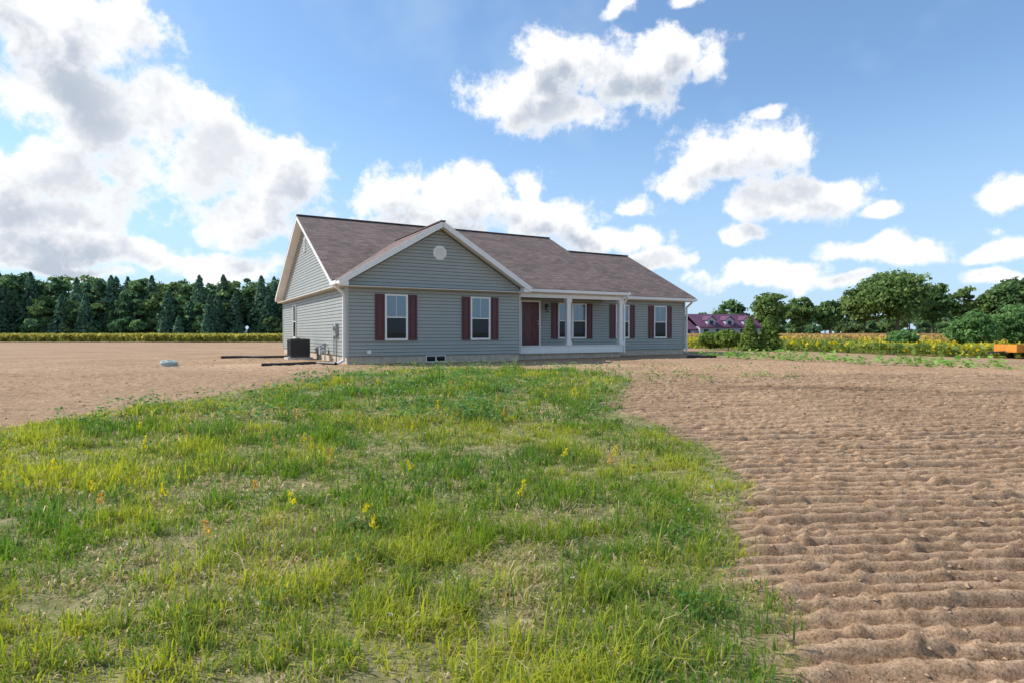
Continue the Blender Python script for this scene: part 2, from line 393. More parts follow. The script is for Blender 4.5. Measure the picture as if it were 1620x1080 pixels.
for k in range(8):
    z=.2+k*.078
    for sg in(-1,1): d.box(-.36,.36,sg*.386-.003,sg*.386+.003,z,z+.012);d.box(sg*.386-.003,sg*.386+.003,-.36,.36,z,z+.012)
for k in range(6):
    r=.05+.055*k
    for i in range(24):
        a=2*math.pi*i/24;b_=2*math.pi*(i+1)/24;d.cyl((r*math.cos(a),r*math.sin(a),.86),(r*math.cos(b_),r*math.sin(b_),.86),.006,n=4,cap=False)
d.cyl((0,0,.84),(0,0,.88),.06);d.make('louvered_cabinet',M_dark,AC)
# ------------------------------------------------------------------ drain pipes and septic lids
def pipe(name,pts,r):
    cu=D.curves.new(name,'CURVE');cu.dimensions='3D';cu.bevel_depth=r;cu.bevel_resolution=3;sp=cu.splines.new('NURBS');sp.points.add(len(pts)-1)
    for i,(x,y) in enumerate(pts): sp.points[i].co=(x,y,float(base_z(x,y))+r+.0,1)
    sp.use_endpoint_u=True;sp.order_u=3;cu.materials.append(M_black);o=D.objects.new(name,cu);COL.objects.link(o)
pipe('drain_pipe',[(-6.05,20.6),(-6.5,20.9),(-7.0,21.3),(-7.3,20.7),(-7.9,20.0),(-8.3,19.9)],.06)
pipe('drain_pipe',[(-9.6,27.2),(-10.2,27.0),(-11.0,26.8),(-12.2,27.0),(-12.9,26.6)],.06)
pipe('drain_pipe',[(8.0,27.4),(8.5,27.0),(9.2,27.1)],.06)
M_lid=plain('green_lid',(.42,.5,.45),.6,8,.15)
for k,(x,y,r) in enumerate(((-11.6,20.3,.28),(-12.2,21.3,.25))):
    z=float(base_z(x,y));d=PB();d.cyl((x,y,z-.1),(x,y,z+.10),r*.9,n=24);d.cyl((x,y,z+.10),(x,y,z+.15),r,r*.95,n=24);d.cyl((x,y,z+.15),(x,y,z+.17),r*.4,r*.35,n=16);d.make('septic_tank_lid',M_lid)
# ------------------------------------------------------------------ distant farmhouse
FH=empty('farmhouse',(38.5,112,.2),math.radians(12))
d=PB();d.box(-6,6,-4,4,0,2.6);d.box(-9.5,-6,-3,3,0,2.2);d.make('walls',plain('pale_siding',(.36,.38,.50),.6,1,.1),FH)
d=PB()
d.slab([(-6.4,-4.4,2.5),(6.4,-4.4,2.5),(6.4,0,4.9),(-6.4,0,4.9)],.15,uv=[(0,0),(12,0),(12,5),(0,5)]);d.slab([(6.4,4.4,2.5),(-6.4,4.4,2.5),(-6.4,0,4.9),(6.4,0,4.9)],.15,uv=[(0,0),(12,0),(12,5),(0,5)])
d.slab([(-9.8,-3.4,2.1),(-6,-3.4,2.1),(-6,0,3.7),(-9.8,0,3.7)],.15,uv=[(0,0),(4,0),(4,4),(0,4)]);d.slab([(-6,3.4,2.1),(-9.8,3.4,2.1),(-9.8,0,3.7),(-6,0,3.7)],.15,uv=[(0,0),(4,0),(4,4),(0,4)])
for x in(-3.6,0,3.6):
    d.slab([(x-.95,-3.9,3.75),(x,-3.9,4.5),(x,-.8,4.5),(x-.95,-1.8,3.75)],.1,uv=[(0,0),(1,0),(1,3),(0,3)]);d.slab([(x,-3.9,4.5),(x+.95,-3.9,3.75),(x+.95,-1.8,3.75),(x,-.8,4.5)],.1,uv=[(0,0),(1,0),(1,3),(0,3)])
d.make('purple_roof',M_proof,FH)
d=PB()
for x in(-3.6,0,3.6): d.poly([(x-.75,-3.7,2.7),(x+.75,-3.7,2.7),(x+.75,-3.7,3.8),(x,-3.7,4.35),(x-.75,-3.7,3.8)]);d.box(x-.75,x+.75,-3.65,-2,2.8,3.7)
d.make('dormers',plain('dormer_siding',(.45,.47,.56),.6,1,.1),FH)
d=PB()
for x in(-3.6,0,3.6): d.box(x-.35,x+.35,-3.78,-3.72,2.95,3.6)
for x in(-4.8,-2.4,0,2.4,4.8,-7.8): d.box(x-.45,x+.45,-4.06 if x>-6 else -3.06,-3.98 if x>-6 else -2.98,.9,2.1)
d.make('windows',M_gl_lo,FH)
# ------------------------------------------------------------------ orange trailer at the right
TR=empty('utility_trailer',(25.6,30.0,float(base_z(25.5,30))),math.radians(8))
M_or=plain('orange_paint',(.62,.24,.03),.5,4,.15)
d=PB();d.box(-1.1,1.1,-.6,.6,.32,.37)
for a in((-1.1,1.1,-.6,-.55),(-1.1,1.1,.55,.6),(-1.1,-1.05,-.55,.55),(1.05,1.1,-.55,.55)): d.box(a[0],a[1],a[2],a[3],.371,.70)
for x in(-.7,0,.7): d.box(x-.03,x+.03,-.625,-.601,.32,.70)
d.make('bed',M_or,TR)
d=PB()
for sy in(-.72,.72): d.cyl((0,sy-.08,.25),(0,sy+.08,.25),.25,n=20)
d.cyl((0,-.7,.25),(0,.7,.25),.03);d.make('wheels',M_black,TR)
d=PB();d.cyl((-1.1,0,.34),(-2.1,0,.3),.04);d.cyl((-2.0,0,.3),(-2.0,0,.02),.03);d.box(-.4,.4,-.82,-.64,.52,.55);d.make('tongue_and_fender',M_dark,TR)
# ------------------------------------------------------------------ TERRAIN
def axis(parts):
    out=[]
    for a,b,s in parts: out.append(np.arange(a,b,s))
    return np.concatenate(out)
far=np.array([4000.,2200,1300,800,500,330,230,160])
xs=np.concatenate([-far,axis([(-120,-40,8),(-40,-12,.8),(-12,-4,.1),(-4,10,.04),(10,20,.1),(20,40,1),(40,121,8)]),far[::-1]])
ys=np.concatenate([[-3000,-1000,-300,-100,-40,-15,-6],axis([(-3,2,.25),(2,9,.017),(9,16,.03),(16,24,.07),(24,45,.6),(45,130,5)]),far[::-1]])
X,Y=np.meshgrid(xs,ys)
Z=base_z(X,Y)
gm=grassmask(X,Y);dirt=1-ss(-.1,.25,gm)
near=(1-ss(22,40,np.abs(Y)))*(1-ss(14,30,np.abs(X)))
clod=(fbm(X*9,Y*9,4,3)-.5)*.026+np.maximum(fbm(X*15,Y*15,2,77)-.60,0)*.12
ruf=fbm(X*.5,Y*.8,2,12)
tr_on=ss(.9,1.5,X)*(1-ss(17,26,Y))
def passes(ang,pitch,lw,seed):
    ca,sa=math.cos(ang),math.sin(ang);u=X*ca+Y*sa;v=-X*sa+Y*ca
    uu=u+.15*np.sin(v*.3+seed)
    li=np.floor(uu/lw);lf=uu/lw-li
    off=_h(li,li*0,seed)*.35
    wob=(vn(u*.6,v*.5,seed+5)-.5)*.07+(vn(u*2.6,v*2,seed+8)-.5)*.030
    ph=(v+wob)/pitch+off
    k=np.floor(ph);f_=ph-k
    amp=.65+.6*_h(k,li,seed+1)
    prof=np.where(f_<.32,ss(.02,.26,f_),1-ss(.45,.85,f_))
    gap=ss(.0,.03,lf)*(1-ss(.96,1.0,lf))
    on=ss(.32,.44,fbm(u*.5,v*.4,3,seed+3)+.09)
    return (prof*amp-.33)*(.6+.4*gap)*(.12+.88*on)
tA=passes(.075,.165,1.15,41)
tread=tA*.060*tr_on
vv=-X*.06+Y;tB=(np.sin((vv+(vn(X*.4,Y*.5,67)-.5)*.5)/.30*2*np.pi)*.5)*(.3+fbm(X*.6,Y*.6,2,33))
rows=tB*.016*(1-.9*tr_on)+(vn(X*.5,Y*5+X*.6,15)-.5)*.03*(1-.8*tr_on)
Z=Z+near*(dirt*(clod+tread+rows+(ruf-.5)*.06)+(1-dirt)*((fbm(X*3,Y*3,3,8)-.5)*.05+.02))
ny,nx=X.shape
V=np.stack([X.ravel(),Y.ravel(),Z.ravel()],1)
idx=np.arange(nx*ny).reshape(ny,nx)
F=np.stack([idx[:-1,:-1].ravel(),idx[:-1,1:].ravel(),idx[1:,1:].ravel(),idx[1:,:-1].ravel()],1)
def right_field(x,y): return ((y-44)+1.23*(x-13.4))*.63
fld=ss(-1,1,np.where(X>5,right_field(X,Y),-9))*(Y<140)
fldL=ss(74,77,Y)*(X<5)
wet=np.exp(-(((X-6.6)/2.1)**2+((Y-12.9+.12*(X-6.6))/.35)**2))*.9+.5*np.exp(-(((X-9.2)/1.5)**2+((Y-12.2)/.3)**2))
sand=np.exp(-(((X+8.9)/2.6)**2+((Y-20.3)/1.6)**2))+.6*np.exp(-(((X-2.8)/2.5)**2+((Y-20.2)/1.2)**2))
relief_shade=np.clip(.55+tA*tr_on*.75+(clod/.03)*.2+tB*.15*(1-tr_on),0,1)  # painted rut shading: hollows darker, ridge tops lighter
cols=np.stack([(1-dirt).ravel(),np.clip(fld+fldL,0,1).ravel(),np.clip(.5+.5*sand-.5*wet,0,1).ravel(),relief_shade.ravel()],1)
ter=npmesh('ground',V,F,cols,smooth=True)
m,nt,N,L,P=newmat('soil_and_turf');ter.data.materials.append(m)
P.inputs['Roughness'].default_value=.95;P.inputs['Specular IOR Level'].default_value=.15
at=N.new('ShaderNodeAttribute');at.attribute_name='col';sp=N.new('ShaderNodeSeparateColor');L.new(at.outputs['Color'],sp.inputs[0])
geo=N.new('ShaderNodeNewGeometry')
def noise(sc,det=6,rg=.6,vec=None):
    n=N.new('ShaderNodeTexNoise');n.inputs['Scale'].default_value=sc;n.inputs['Detail'].default_value=det;n.inputs['Roughness'].default_value=rg;L.new(vec or geo.outputs['Position'],n.inputs['Vector']);return n.outputs[0]
def ramp(fac,stops):
    r=N.new('ShaderNodeValToRGB');L.new(fac,r.inputs[0]);e=r.color_ramp.elements
    e[0].position,e[0].color=stops[0][0],(*stops[0][1],1);e[1].position,e[1].color=stops[-1][0],(*stops[-1][1],1)
    for p,c in stops[1:-1]: q=e.new(p);q.color=(*c,1)
    return r.outputs[0]
def mix(fac,a,b,bt='MIX'):
    x=N.new('ShaderNodeMix');x.data_type='RGBA';x.blend_type=bt
    if isinstance(fac,(int,float)): x.inputs[0].default_value=fac
    else: L.new(fac,x.inputs[0])
    for k,v in((6,a),(7,b)):
        if isinstance(v,tuple): x.inputs[k].default_value=(*v,1)
        else: L.new(v,x.inputs[k])
    return x.outputs[2]
d1=ramp(noise(9,8,.7),[(.3,(.27,.168,.096)),(.5,(.425,.283,.174)),(.72,(.57,.405,.27))])
d2=ramp(noise(.35,3),[(.3,(.82,.80,.78)),(.7,(1.1,1.09,1.07))])
dd=mix(1.,d1,d2,'MULTIPLY')
spk=ramp(noise(70,3,.6),[(.35,(.5,.45,.40)),(.52,(1,1,1)),(.75,(1.25,1.22,1.15))]);dd=mix(.8,dd,spk,'MULTIPLY')
wr_=ramp(sp.outputs[2],[(0.,(.45,.43,.41)),(.5,(1,1,1)),(1.,(1.25,1.29,1.34))]);dd=mix(1.,dd,wr_,'MULTIPLY')
rs_=ramp(at.outputs['Alpha'],[(.15,(.62,.57,.53)),(.55,(1,1,1)),(.9,(1.15,1.15,1.15))]);dd=mix(1.,dd,rs_,'MULTIPLY')  # multiplies the painted relief shading into the soil colour
g1=ramp(noise(7,6,.7),[(.3,(.11,.12,.035)),(.5,(.24,.22,.09)),(.7,(.46,.38,.21))])
c=mix(sp.outputs[0],dd,g1)
f1=ramp(noise(1.5,4),[(.35,(.14,.14,.04)),(.65,(.30,.22,.08))])
c=mix(sp.outputs[1],c,f1)
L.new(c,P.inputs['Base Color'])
b=N.new('ShaderNodeBump');b.inputs['Strength'].default_value=.75;b.inputs['Distance'].default_value=.028;L.new(noise(26,7,.72),b.inputs['Height']);L.new(b.outputs[0],P.inputs['Normal'])
def gz(x,y):
    ix=np.clip(np.searchsorted(xs,x)-1,0,nx-2);iy=np.clip(np.searchsorted(ys,y)-1,0,ny-2)
    fx=(x-xs[ix])/(xs[ix+1]-xs[ix]);fy=(y-ys[iy])/(ys[iy+1]-ys[iy])
    return (Z[iy,ix]*(1-fx)+Z[iy,ix+1]*fx)*(1-fy)+(Z[iy+1,ix]*(1-fx)+Z[iy+1,ix+1]*fx)*fy
# ------------------------------------------------------------------ GRASS
def blades(x,y,h,w,lean,col,seed):
    r=np.random.default_rng(seed);n=len(x);z=gz(x,y)-.01
    a=r.uniform(0,2*np.pi,n);dx,dy=np.cos(a),np.sin(a);b=a+np.pi/2+r.uniform(-.6,.6,n);wx,wy=np.cos(b)*w/2,np.sin(b)*w/2
    m1=np.sin(lean*.5)*h*.55;z1=np.cos(lean*.5)*h*.55;m2=m1+np.sin(np.minimum(lean*1.4,2.2))*h*.45;z2=z1+np.cos(np.minimum(lean*1.4,2.2))*h*.45
    z2=np.maximum(z2,.015)
    V=np.empty((n,6,3));
    for k,(mm,zz,s) in enumerate(((0*m1,0*z1,1.),(m1,z1,.85),(m2,z2,.08))):
        for j,sg in enumerate((-1,1)):
            V[:,k*2+j,0]=x+dx*mm+sg*wx*s;V[:,k*2+j,1]=y+dy*mm+sg*wy*s;V[:,k*2+j,2]=z+zz
    o=np.arange(n)[:,None]*6
    F=np.concatenate([o+np.array([0,1,3,2]),o+np.array([2,3,5,4])],1).reshape(-1,4)
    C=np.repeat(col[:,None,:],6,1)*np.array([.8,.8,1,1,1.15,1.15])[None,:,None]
    return V.reshape(-1,3),F,C.reshape(-1,3)
class Acc:
    def __init__(s): s.V=[];s.F=[];s.C=[];s.M=[];s.n=0
    def add(s,V,F,C,m=0):
        s.V.append(V);s.F.append(F+s.n);s.C.append(C);s.M.append(np.full(len(F),m));s.n+=len(V)
    def make(s,name,mats): return npmesh(name,np.concatenate(s.V),np.concatenate(s.F),np.concatenate(s.C),mats,np.concatenate(s.M))
acc=Acc()
for k,(x0,x1,y0,y1,dens,hs,ws) in enumerate(((-4,3,1.2,5,4600,.95,.0068),(-8,3.5,5,9,2300,.88,.009),(-14,4,9,13,1150,.85,.013),(-9,4,13,19,800,.8,.017),(-22,-4,-3,5,200,1.,.014),(-20,-8,5,9,450,.9,.013),(-4,2,-4,1.2,300,1,.01))):
    n=int((x1-x0)*(y1-y0)*dens);r=np.random.default_rng(100+k)
    x=r.uniform(x0,x1,n);y=r.uniform(y0,y1,n)
    g=grassmask(x,y);tuft=fbm(x*6,y*6,2,21);pat=fbm(x*1.5,y*2.0,4,23)
    bare=ss(.47,.35,pat)
    keep=(r.random(n)<ss(-.12,.35,g)*(.45+.55*ss(.32,.62,tuft))*(1-.30*bare))
    x,y,g,tuft,pat,bare=x[keep],y[keep],g[keep],tuft[keep],pat[keep],bare[keep];n=len(x)
    hp=fbm(x*1.1,y*1.1,4,29)
    u=r.random(n)
    straw=u<(.19+.48*bare)
    h=(.065+.09*ss(.3,.75,hp)+.07*ss(.45,.75,tuft))*r.uniform(.4,1.4,n)*hs*(.6+.4*ss(0,.8,g))*(1-.25*bare)
    h*=1+.35*ss(7,14,y)*ss(.4,.6,hp)
    lg=r.random(n)<.04;h[lg]*=1.8
    lean=r.uniform(.1,1.3,n);lean[straw]=r.uniform(.9,1.9,straw.sum());h[straw]*=.85
    green=np.array([.15,.265,.035]);yel=np.array([.45,.46,.065]);dk=np.array([.06,.135,.04]);st=np.array([.72,.59,.36])
    t=np.clip(ss(.32,.62,fbm(x*.8+5,y*1.0,4,37))+r.normal(0,.25,n),0,1)[:,None]
    col=green*(1-t)+yel*t;q=(r.random(n)<.5*ss(.44,.58,fbm(x*1.6,y*1.6,3,49))+.10);col[q]=dk+.3*col[q]
    col[straw]=st*r.uniform(.45,1.15,(straw.sum(),1))
    w=ws*r.uniform(.5,1.6,n)
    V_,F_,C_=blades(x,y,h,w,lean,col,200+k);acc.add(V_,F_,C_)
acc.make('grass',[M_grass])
# ------------------------------------------------------------------ leaf helpers
def leaves(c,size,col,r,nrm=None,elong=1.4,up=0):
    n=len(c);a=r.normal(size=(n,3))
    if nrm is not None: a=a-(a*nrm).sum(1,keepdims=True)*nrm*.8
    a/=np.linalg.norm(a,axis=1,keepdims=True);a[:,2]+=up;a/=np.linalg.norm(a,axis=1,keepdims=True)
    q=r.normal(size=(n,3));
    if nrm is not None: q=np.cross(nrm+.5*q,a)
    else: q=np.cross(q,a)
    q/=np.linalg.norm(q,axis=1,keepdims=True)+1e-9
    s=(size*np.ones(n))[:,None]
    V=np.stack([c-a*s*elong*.5,c+q*s*.5-a*s*.1,c+a*s*elong*.5,c-q*s*.5-a*s*.1],1).reshape(-1,3)
    F=np.arange(n*4).reshape(-1,4);C=np.repeat(col,4,0);return V,F,C
def frust(acc,p0,p1,r0,r1,n=6,col=(.1,.08,.06)):
    p0=np.array(p0,float);p1=np.array(p1,float);d=p1-p0;d/=np.linalg.norm(d);a=np.cross(d,[.3,.9,.1]);a/=np.linalg.norm(a);b=np.cross(d,a)
    t=np.arange(n)*2*np.pi/n;ring=np.cos(t)[:,None]*a+np.sin(t)[:,None]*b
    V=np.concatenate([p0+ring*r0,p1+ring*r1]);i=np.arange(n);j=(i+1)%n
    acc.add(V,np.stack([i,j,n+j,n+i],1),np.tile(np.array(col),(2*n,1)),1)
def decid(acc,x,y,h,w,n,leaf,col,r,low=.12,limbs=9,var=.35):
    z=float(base_z(x,y));K=max(14,int(n/45))
    cz=z+h*(.5+low/2);rz=h*(.5-low/2)
    u=r.normal(size=(K,3));u/=np.linalg.norm(u,axis=1,keepdims=True);rad=r.uniform(.35,.86,K)**.7
    cc=np.array([x,y,cz])+u*rad[:,None]*np.array([w/2*.82,w/2*.82,rz*.86])
    cr=w*r.uniform(.10,.18,K)*(1.1-.3*np.abs(u[:,2]))
    pk=r.integers(0,K,n);v=r.normal(size=(n,3));v/=np.linalg.norm(v,axis=1,keepdims=True)
    v[:,2]=np.where(v[:,2]<-.3,-v[:,2]*.6,v[:,2])
    c=cc[pk]+v*cr[pk][:,None]*r.uniform(.5,1.25,n)[:,None]*np.array([1,1,.75])
    cl=r.uniform(1-var,1+var,K)[pk]*r.uniform(.75,1.25,n)
    col=np.array(col);C=col[None,:]*cl[:,None];C[:,0]*=1+.25*(cl-1)
    acc.add(*leaves(c,leaf*r.uniform(.6,1.3,n),C,r,nrm=v))
    frust(acc,(x,y,z-.2),(x+.02*h,y,z+h*.35),h*.022,h*.014,8);frust(acc,(x+.02*h,y,z+h*.35),(x,y,z+h*.75),h*.014,h*.005,6)
    for k in range(min(K,limbs)):
        st=np.array([x+.01*h,y,z+h*r.uniform(.22,.5)]);frust(acc,st,cc[k],h*.009,h*.003,5)
def conif(acc,x,y,h,w,n,leaf,col,r,low=.04):
    z=float(base_z(x,y));t=r.uniform(0,1,n)**1.25*(1-low)+low
    L_=np.floor(t*14)/14;ph=(t*14)%1
    a=r.uniform(0,2*np.pi,n);jag=.7+.45*vn(a*2.6,L_*37+h,3)
    rad=w/2*(1-t)**.7*jag*(1-.30*ph)*r.uniform(.55,1.05,n)
    c=np.stack([x+np.cos(a)*rad,y+np.sin(a)*rad,z+h*t],1)
    nr=np.stack([np.cos(a),np.sin(a),np.full(n,.5)],1);nr/=np.linalg.norm(nr,axis=1,keepdims=True)
    cl=(.7+.6*vn(a*2,t*9,9))*r.uniform(.7,1.3,n);C=np.array(col)[None,:]*cl[:,None]
    acc.add(*leaves(c,leaf*r.uniform(.6,1.3,n),C,r,nrm=nr,up=.2));frust(acc,(x,y,z-.2),(x,y,z+h*.92),h*.02,h*.004,6)
r=np.random.default_rng(11);acc=Acc()
def mass(xa,ya,xb,yb,n,hfun,dark=1.,pc=.28,wd=(.55,.8),nl=900):
    for k in range(n):
        t=(k+r.uniform(0,1))/n;x=xa+(xb-xa)*t+r.normal(0,1.5);y=ya+(yb-ya)*t+r.uniform(-4,4);h=hfun(t)*r.uniform(.92,1.05)
        if r.random()<pc: conif(acc,x,y-3,h*.92,h*.6,850,.62,np.array([.125,.205,.13])*dark*r.uniform(.85,1.15),r)
        else:
            cc=np.array([[.15,.235,.105],[.13,.22,.11],[.18,.25,.10]][r.integers(0,3)])*r.uniform(.85,1.15)*dark
            decid(acc,x,y,h,h*r.uniform(*wd),nl,.66,cc,r,low=.02,limbs=4,var=.15)
hp_=lambda t:19.3-2.3*t+.7*math.sin(t*17)+.5*math.sin(t*41)
mass(-200,152,-46,172,92,hp_,1.,.3,(.42,.62),1200)
mass(-200,159,-46,179,78,lambda t:hp_(t)*1.0,.9,.1,nl=1000)
mass(-200,147,-46,166,90,lambda t:12.5+1.5*math.sin(t*31),1.,.5,(.5,.7),950)
mass(-200,144,-46,163,100,lambda t:4.8+1.2*math.sin(t*51),1.1,.2,(.9,1.3),450)
mass(-46,180,40,205,26,lambda t:13)
acc.make('tree_line',[M_leaf,M_bark])
acc=Acc()
mass(33,120,175,132,84,lambda t:3.6+.8*math.sin(t*23)+1.5*t,1.,.1,(.9,1.3),600)
mass(26,165,215,178,64,lambda t:9+2*math.sin(t*29),1.,.1)
acc.make('tree_line',[M_leaf,M_bark])
def tree(x,y,h,w,n,leaf,col,seed,kind='d',name='tree',low=.12):
    a=Acc();r=np.random.default_rng(seed);(decid if kind=='d' else conif)(a,x,y,h,w,n,leaf,col,r,low);a.make(name,[M_leaf,M_bark])
def P2(px,d): return (px-810)/950*d
for i,(px,top,w,d_,n) in enumerate(((1108,489,36,118,1500),(1158,472,54,116,2300),(1218,456,60,112,3000),(1268,465,50,114,2500),(1312,466,48,112,2500),(1366,444,66,108,3900),(1418,417,108,104,7200),(1474,443,62,108,3400),(1524,448,46,108,2700),(1564,447,38,106,2400),(1604,432,70,104,4000),(1668,428,76,104,3600),(1740,448,66,104,2800))):
    h=(527-top)/950*d_+1.2;tree(P2(px,d_),d_,h,w/950*d_*1.12,n,.47,[(.165,.245,.085),(.135,.22,.085),(.18,.255,.085)][i%3],300+i,name='deciduous_tree',low=.16)
for i,(px,top,bot,w,nm) in enumerate(((1186,508,557,30,'cedar_shrub'),(1216,506,557,38,'cedar_shrub'),(1152,524,556,36,'cedar_shrub'),(1124,529,555,38,'cedar_shrub'))):
    d_=950*1.18/(bot-527);h=(bot-top)/950*d_;tree(P2(px,d_),d_,h*1.08,w/950*d_*1.35,3600,.14,(.18,.26,.065),400+i,'c' if i<2 else 'd',nm,.02)
for i,(x,y,h,w) in enumerate(((28.3,37,2.7,3.4),(31.6,37.5,3.4,3.4),(33.8,35,3.0,3.0),(26.0,40,1.5,2.2))):
    tree(x,y,h,w,4600,.14,(.15,.265,.095),420+i,'d','willow_shrub',.0)
# ------------------------------------------------------------------ crops
def crop(name,x,y,h,size,cfun,seed,per=3):
    r=np.random.default_rng(seed);n=len(x);z=base_z(x,y)
    A_=Acc()
    for k in range(per):
        t=r.uniform(.15,1,n) if k else r.uniform(.85,1.0,n)
        c=np.stack([x+r.normal(0,.12,n),y+r.normal(0,.12,n),z+h*t],1)
        A_.add(*leaves(c,size*r.uniform(.6,1.3,n),cfun(x,y,t,r),r,elong=1.6,up=.6))
    A_.make(name,[M_leaf])
r=np.random.default_rng(5)
n=36000;x=r.uniform(-170,20,n);y=75+55*r.uniform(0,1,n)**1.7
def cL(x,y,t,r):
    a=np.array([.44,.40,.11]);b=np.array([.22,.28,.07]);q=np.clip(ss(.3,.7,fbm(x*.06,y*.12,2,3))+r.normal(0,.2,len(x)),0,1)[:,None]
    q=np.where((t<.6)[:,None],q*.3,q)
    return (a*q+b*(1-q))*r.uniform(.7,1.15,(len(x),1))
crop('soybean_field',x,y,.80+.12*fbm(x*.2,y*.2,2,4),.36,cL,51)
n=64000;x=r.uniform(8,120,n);y=28+77*r.uniform(0,1,n)**1.5
k=(right_field(x,y)>-.6+fbm(x*.3,y*.3,2,9)*1.5);x,y=x[k],y[k]
def cR(x,y,t,r):
    dd=right_field(x,y);q=ss(12,20,dd+r.normal(0,2,len(x)))
    yl=np.array([.68,.56,.06]);gr=np.array([.24,.31,.08]);og=np.array([.56,.37,.17])
    flower=(r.random(len(x))<np.where(t>.7,.65,.16)*ss(.32,.52,fbm(x*.16,y*.16,2,19)+.06))
    c=np.where(flower[:,None],yl,gr);c=c*(1-q[:,None])+og*q[:,None]
    return c*r.uniform(.65,1.15,(len(x),1))
crop('goldenrod_field',x,y,.6+.5*ss(12,20,right_field(x,y)),.22,cR,52,per=3)
def clumps(name,pts,h,leafn,size,col,seed):
    r=np.random.default_rng(seed);A_=Acc()
    for (x,y,sc) in pts:
        c=r.normal(size=(leafn,3))*np.array([.14,.14,.0])*sc;c[:,2]=r.uniform(.1,1,leafn)*h*sc
        c+=np.array([x,y,float(gz(np.array([x]),np.array([y]))[0])])
        A_.add(*leaves(c,size*sc*r.uniform(.6,1.3,leafn),np.array(col)[None,:]*r.uniform(.6,1.4,(leafn,1)),r,elong=1.3,nrm=np.tile([0,0,1.],(leafn,1))))
    A_.make(name,[M_grass])
pts=[]
for row in (-1.5,-.4,.7):
    t=-.15
    while t<1.6:
        t+=r.uniform(.015,.06);pts.append((10.5+5.4*t+r.normal(0,.13)+row*.85,27.6-8.7*t+r.normal(0,.13)+row*.5,r.uniform(.5,1.4)))
clumps('vegetable_rows',pts,.27,16,.11,(.24,.40,.10),61)
pts=[]
while len(pts)<560:
    x=r.uniform(-9,3.2);y=r.uniform(2.9,18.6);g=grassmask(np.array([x]),np.array([y]))[0]
    if g>.05 and r.random()<(.3+.7*(y>9)*(x<0)+(g<.8)*.3): pts.append((x,y,r.uniform(.4,1.05)*(.6+.6*(y>9))))
clumps('broadleaf_weeds',pts,.25,28,.045,(.15,.27,.095),62)
pts=[]
for k in range(60): x=r.uniform(2.5,7.5);y=14.6+r.normal(0,.6)+.1*x;pts.append((x,y,r.uniform(.3,.7)))
for k in range(70): pts.append((r.uniform(-6.5,9),r.uniform(17.8,20.2),r.uniform(.3,.8)))
clumps('sprouting_weeds',pts,.2,12,.07,(.19,.33,.09),63)
A_=Acc();r=np.random.default_rng(71)
st=[(-1.42,4.6),(-1.75,4.9),(-1.0,4.3),(-2.3,5.4),(-2.9,5.0)]+[(r.uniform(-7,1.5),r.uniform(4,17)) for _ in range(80)]
for (x,y) in st:
    if grassmask(np.array([x]),np.array([y]))[0]<.2: continue
    z=float(gz(np.array([x]),np.array([y]))[0]);h=r.uniform(.18,.36);lx,ly=r.normal(0,.05,2)
    V_,F_,C_=blades(np.array([x]),np.array([y]),np.array([h]),np.array([.005]),np.array([.15]),np.array([[.2,.22,.06]]),int(r.integers(1e6)));A_.add(V_,F_,C_)
    n=34;t=r.uniform(.65,1.08,n);c=np.stack([x+lx*t+r.normal(0,.022,n)*(1.4-t),y+ly*t+r.normal(0,.022,n)*(1.4-t),z+h*t],1)
    co=[np.array([.60,.36,.10]),np.array([.26,.34,.10]),np.array([.70,.58,.05])][r.integers(0,3)]
    A_.add(*leaves(c,.012,co*r.uniform(.7,1.3,(n,1)),r,elong=2.2,up=1.2))
A_.make('seed_head_stalks',[M_grass])
A_=Acc();r=np.random.default_rng(91)
n=120;x=r.uniform(-6,2,n);y=r.uniform(2.8,12,n);k=grassmask(x,y)>.2;x,y=x[k],y[k]
for x_,y_,z_ in zip(x,y,gz(x,y)):
    m_=9;c=np.array([x_,y_,z_+r.uniform(.05,.12)])+r.normal(0,.006,(m_,3));A_.add(*leaves(c,.010,np.array([.7,.7,.6])*r.uniform(.8,1.1,(m_,1)),r,elong=1.2))
A_.make('clover_blossoms',[M_grass])
r=np.random.default_rng(81);n=16000
x=np.concatenate([r.uniform(1.,9,n//2),r.uniform(-14,16,n//2)]);y=np.concatenate([2.4+12*r.uniform(0,1,n//2)**1.5,r.uniform(9,30,n//2)])
k=grassmask(x,y)<-.15
ca,sa=math.cos(A),math.sin(A);ls=(x+5.79)*ca+(y-21)*sa;lt=-(x+5.79)*sa+(y-21)*ca
k&=~((ls>-.2)&(ls<18.7)&(lt>-.1)&(lt<14.5));x,y=x[k],y[k];n=len(x);sz=np.abs(r.normal(0,.006,n))+.003
sz*=1+.06*y
oc=np.array([(1,0,0),(-1,0,0),(0,1,0),(0,-1,0),(0,0,1),(0,0,-1)],float)
V_=np.stack([x,y,gz(x,y)],1)[:,None,:]+oc[None]*sz[:,None,None]*r.uniform(.5,1.3,(n,6,1))*np.array([1,1,.7])
tri=np.array([(0,2,4),(2,1,4),(1,3,4),(3,0,4)]);F_=(np.arange(n)[:,None,None]*6+tri[None]).reshape(-1,3)
npmesh('soil_clods',V_.reshape(-1,3),F_,None,[plain('clod_soil',(.41,.275,.17),.95,15,.35)])
